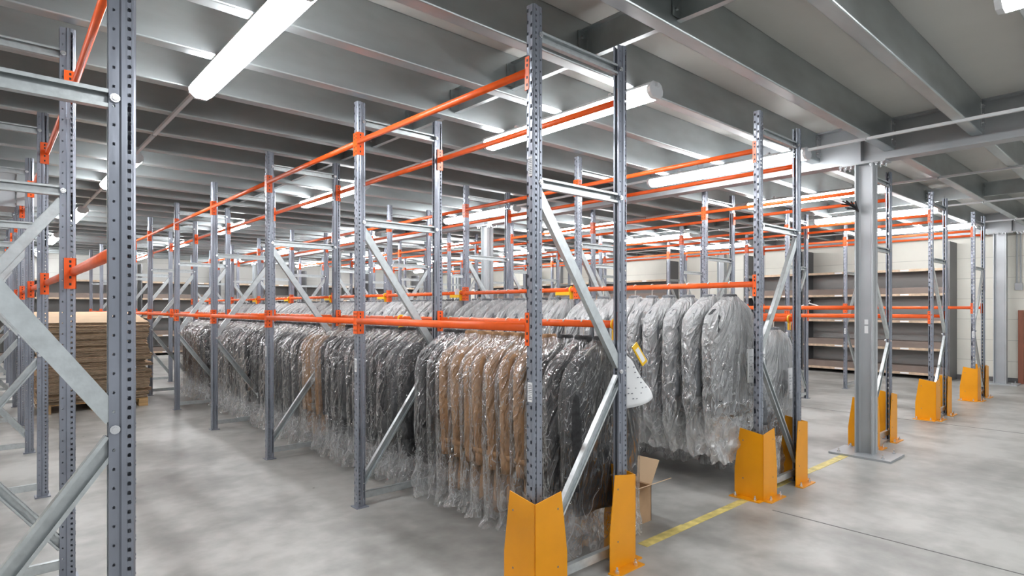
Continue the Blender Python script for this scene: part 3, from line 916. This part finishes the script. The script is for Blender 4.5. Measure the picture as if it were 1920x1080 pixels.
# wire hanger on a rail of the last row
wh = MB(); wh.tube([(0, -.26, -.13), (0, -.10, -.065), (0, 0, -.04), (0, .10, -.065), (0, .26, -.13)], .011, 6)
wh.tube([(0, 0, -.04), (0, 0, -.015), (0, .014, 0), (0, .018, .016), (0, .0, .03), (0, -.016, .02)], .004, 6)
thing('coat_hanger', 'empty white hanger on the lower rail beside the wall shelving', 'hanger', (ROWS['E'][0] - .05, YK(1) + .62, 1.62), .0, me=wh.mesh('empty_hanger', M['white'], True))

# ------------------------------------------------------------------ cardboard
def open_box(x, y, rz, s, h, lab):
    t = thing('cardboard_box', lab, 'cardboard box', (x, y, 0), rz)
    w = s / 2; th = .006; m_ = MB()
    m_.box(-w, w, -w, w, .001, th); m_.box(-w, -w + th, -w, w, th, h); m_.box(w - th, w, -w, w, th, h)
    m_.box(-w, w, -w, -w + th, th, h); m_.box(-w, w, w - th, w, th, h)
    obj('box_body', m_.mesh('box', M['card']), t)
    for ax, sg, ang in (('x', 1, .55), ('x', -1, .9), ('y', 1, .3), ('y', -1, 1.1)):
        f = MB(); fl_ = s * .48
        ca, sa = math.sin(ang) * fl_, math.cos(ang) * fl_
        if ax == 'x': vs = [(sg * w, -w, h), (sg * w, w, h), (sg * (w + ca), w, h + sa), (sg * (w + ca), -w, h + sa)]
        else: vs = [(-w, sg * w, h), (w, sg * w, h), (w, sg * (w + ca), h + sa), (-w, sg * (w + ca), h + sa)]
        f.add([v for v in vs] + [(a, b2, c + .005) for a, b2, c in vs], [(0, 1, 2, 3), (7, 6, 5, 4), (0, 4, 5, 1), (1, 5, 6, 2), (2, 6, 7, 3), (3, 7, 4, 0)])
        obj('flap', f.mesh('flap', M['cardtop']), t)
    return t
open_box(3.32, 2.66, .0, .38, .25, 'small open cardboard box on the floor behind the first near coat')

t = thing('pallet', 'wooden pallet under the pile of flattened cardboard', 'pallet', (1.22, 11.15, 0))
W, Dp = 1.30, 1.25
for k in range(7):
    yy = -Dp / 2 + k * (Dp - .1) / 6
    obj('deck_board', MB().box(-W / 2, W / 2, yy, yy + .1, .11, .13).mesh('board', M['wood']), t)
for k in range(3):
    xx = -W / 2 + k * (W - .12) / 2
    obj('runner', MB().box(xx, xx + .12, -Dp / 2, Dp / 2, 0, .02).mesh('runner', M['wood']), t)
    for q in range(3):
        yy = -Dp / 2 + q * (Dp - .12) / 2
        obj('block', MB().box(xx, xx + .12, yy, yy + .12, .02, .11).mesh('block', M['wood']), t)
z = .131; rnd = random.Random(3); NL = 24
for i in range(NL):
    th = (1.285 - .131) / NL
    dx, dy, rz = rnd.uniform(-.035, .035), rnd.uniform(-.03, .03), rnd.uniform(-.02, .02)
    m_ = MB(); nn = 16; w2, d2 = W / 2 + rnd.uniform(-.03, .05), Dp / 2 + rnd.uniform(-.02, .03)
    for p in range(3):
        za = z * 0 + p * th / 3; zb = za + th / 3 - .0035
        ex = rnd.uniform(-.012, .012); n = nn
        def zz(s, base): return base + .006 * math.sin(s * 5 + i * 1.3)
        loop = []
        for k in range(n): loop.append((-w2 + ex + 2 * w2 * k / n, -d2 + ex + .006 * math.sin(k * 2.1 + i)))
        for k in range(n): loop.append((w2 + ex + .006 * math.sin(k * 1.7 + i), -d2 + ex + 2 * d2 * k / n))
        for k in range(n): loop.append((w2 + ex - 2 * w2 * k / n, d2 + ex))
        for k in range(n): loop.append((-w2 + ex, d2 + ex - 2 * d2 * k / n))
        c_ = len(loop)
        m_.cur = 0
        sag = lambda u, w_: .007 * math.sin(u * 3.1 + i * .4) * math.cos(w_ * 2.3) * (1 - i / NL * .2)
        vs = [(u, w_, za + sag(u, w_)) for u, w_ in loop] + [(u, w_, zb + sag(u, w_)) for u, w_ in loop]
        m_.add(vs, [(k, (k + 1) % c_, c_ + (k + 1) % c_, c_ + k) for k in range(c_)])
        m_.cur = 1
        m_.add(vs, [tuple(range(c_)), tuple(range(c_, 2 * c_))[::-1]])
    lab = 'bundle of flattened brown cardboard, topmost of the pallet pile' if i == NL - 1 else 'bundle of flattened brown cardboard, %s from the bottom of the pallet pile' % nth(i + 1)
    tt = thing('cardboard_bundle', lab, 'cardboard', (1.22 + dx, 11.15 + dy, z + .004), rz, 'flattened cardboard on the pallet', m_.mesh('bundle', [M['cardedge'], M['cardtop']]))
    ti = max(0, i - 9) / 14 * .12
    tt.rotation_euler = (ti, 0, rz); tt.location.z += ti * .62
    z += th
t = open_box(.06, 9.3, .2, .5, 1.05, 'tall open cardboard box standing behind the open rack row')
t.location = (-.28, 9.35, 0)

# ------------------------------------------------------------------ wall shelving
LEV = (.11, .63, 1.21, 1.78, 2.30)
def shelf_unit(w, lab, depth=.58):
    """local: front at y=0 facing -Y, runs along +X"""
    t = thing('shelving_unit', lab, 'shelving')
    for x in (0, w - .03):
        m_ = MB(); m_.box(x, x + .03, 0, depth, 0, 2.86)
        obj('side_panel', m_.mesh('side', M['darkpanel']), t)
    for z in LEV:
        s = obj('shelf', MB().box(.032, w - .032, .01, depth - .02, z - .02, z + .012).mesh('shelf', M['shelfmetal']), t)
        obj('front_edge', MB().box(.032, w - .032, -.012, .009, z - .03, z + .02).mesh('edge', M['edge']), s, label='pale chipped wooden edge')
        if z < 2.2:
            obj('stored_board', MB().box(.06, w - .06, .06, depth - .06, z + .013, z + .15).mesh('stored', M['board']), s, label='dark brown board lying on the shelf')
        m_ = MB(); m_.box(w * .25, w * .25 + .16, -.014, -.0125, z - .02, z + .012); m_.box(w * .70, w * .70 + .16, -.014, -.0125, z - .02, z + .012)
        obj('price_label', m_.mesh('price', M['white']), s, label='white label strip')
    obj('back_panel', MB().box(.03, w - .03, depth - .015, depth - .005, .05, 2.3).mesh('backp', M['shelfmetal']), t)
    return t
for ya, yb, lab in ((3.1, 6.02, 'grey shelving bay with brown boards against cream wall, nearest the walkway'), (6.06, 7.5, 'narrow grey shelving bay against cream wall, second from the walkway'),
                    (9.8, 12.7, 'grey shelving bay against cream wall just past the wall pillar'), (12.74, 15.6, 'grey shelving bay against cream wall, second past the wall pillar'), (15.9, 18.8, 'grey shelving bay against cream wall, farthest from the walkway')):
    t = shelf_unit(yb - ya, lab); t.location = (14.70, yb, 0); t.rotation_euler = (0, 0, -PI / 2); t['group'] = 'shelving bays along the cream wall'
for i in range(6):
    t = shelf_unit(2.3, 'grey shelving bay along the back wall, %s from the left corner' % nth(i + 1)); t.location = (-1.6 + 2.6 * i, 21.3, 0); t['group'] = 'shelving bays along the back wall'

# right-hand wall details
m_ = MB(); m_.box(-.03, 0, -.10, -.01, .001, 1.46); m_.box(-.035, 0, .0, .085, .001, 1.45)
thing('leaning_board', 'reddish brown boards standing upright against the cream wall beside the pillar', 'board', (15.26, 2.02, 0), me=m_.mesh('boards', M['red_board']))
t = thing('switch_box', 'grey switch box with conduit on the cream wall above the brown boards', 'switch box', (WX, 2.10, 1.85))
obj('box', MB().box(-.05, 0, -.06, .06, 0, .14).mesh('sw', M['steel_grey']), t)
obj('conduit', MB().tube([(-.025, -.03, .14), (-.025, -.03, 1.5)], .012, 8).tube([(-.025, .03, .14), (-.025, .03, 1.5)], .012, 8).mesh('cond', M['steel_grey']), t)
# ventilation box hanging far left
t = thing('ventilation_box', 'grey sheet metal ventilation box hanging under joists in the left background', 'ventilation box', (.13, 8.6, 2.62))
obj('casing', MB().box(-.30, .12, 0, .5, 0, .42).mesh('vent', M['steel_grey']), t)
obj('mounting_plate', MB().box(.13, .40, -.02, .0, .02, .38).box(.12, .40, .0, .03, .36, .38).mesh('ventp', M['joist']), t)
m_ = MB()
for k in range(4): m_.box(-.28, -.10, -.006, -.001, .05 + k * .09, .11 + k * .09)
obj('grille', m_.mesh('grille', M['black']), t)
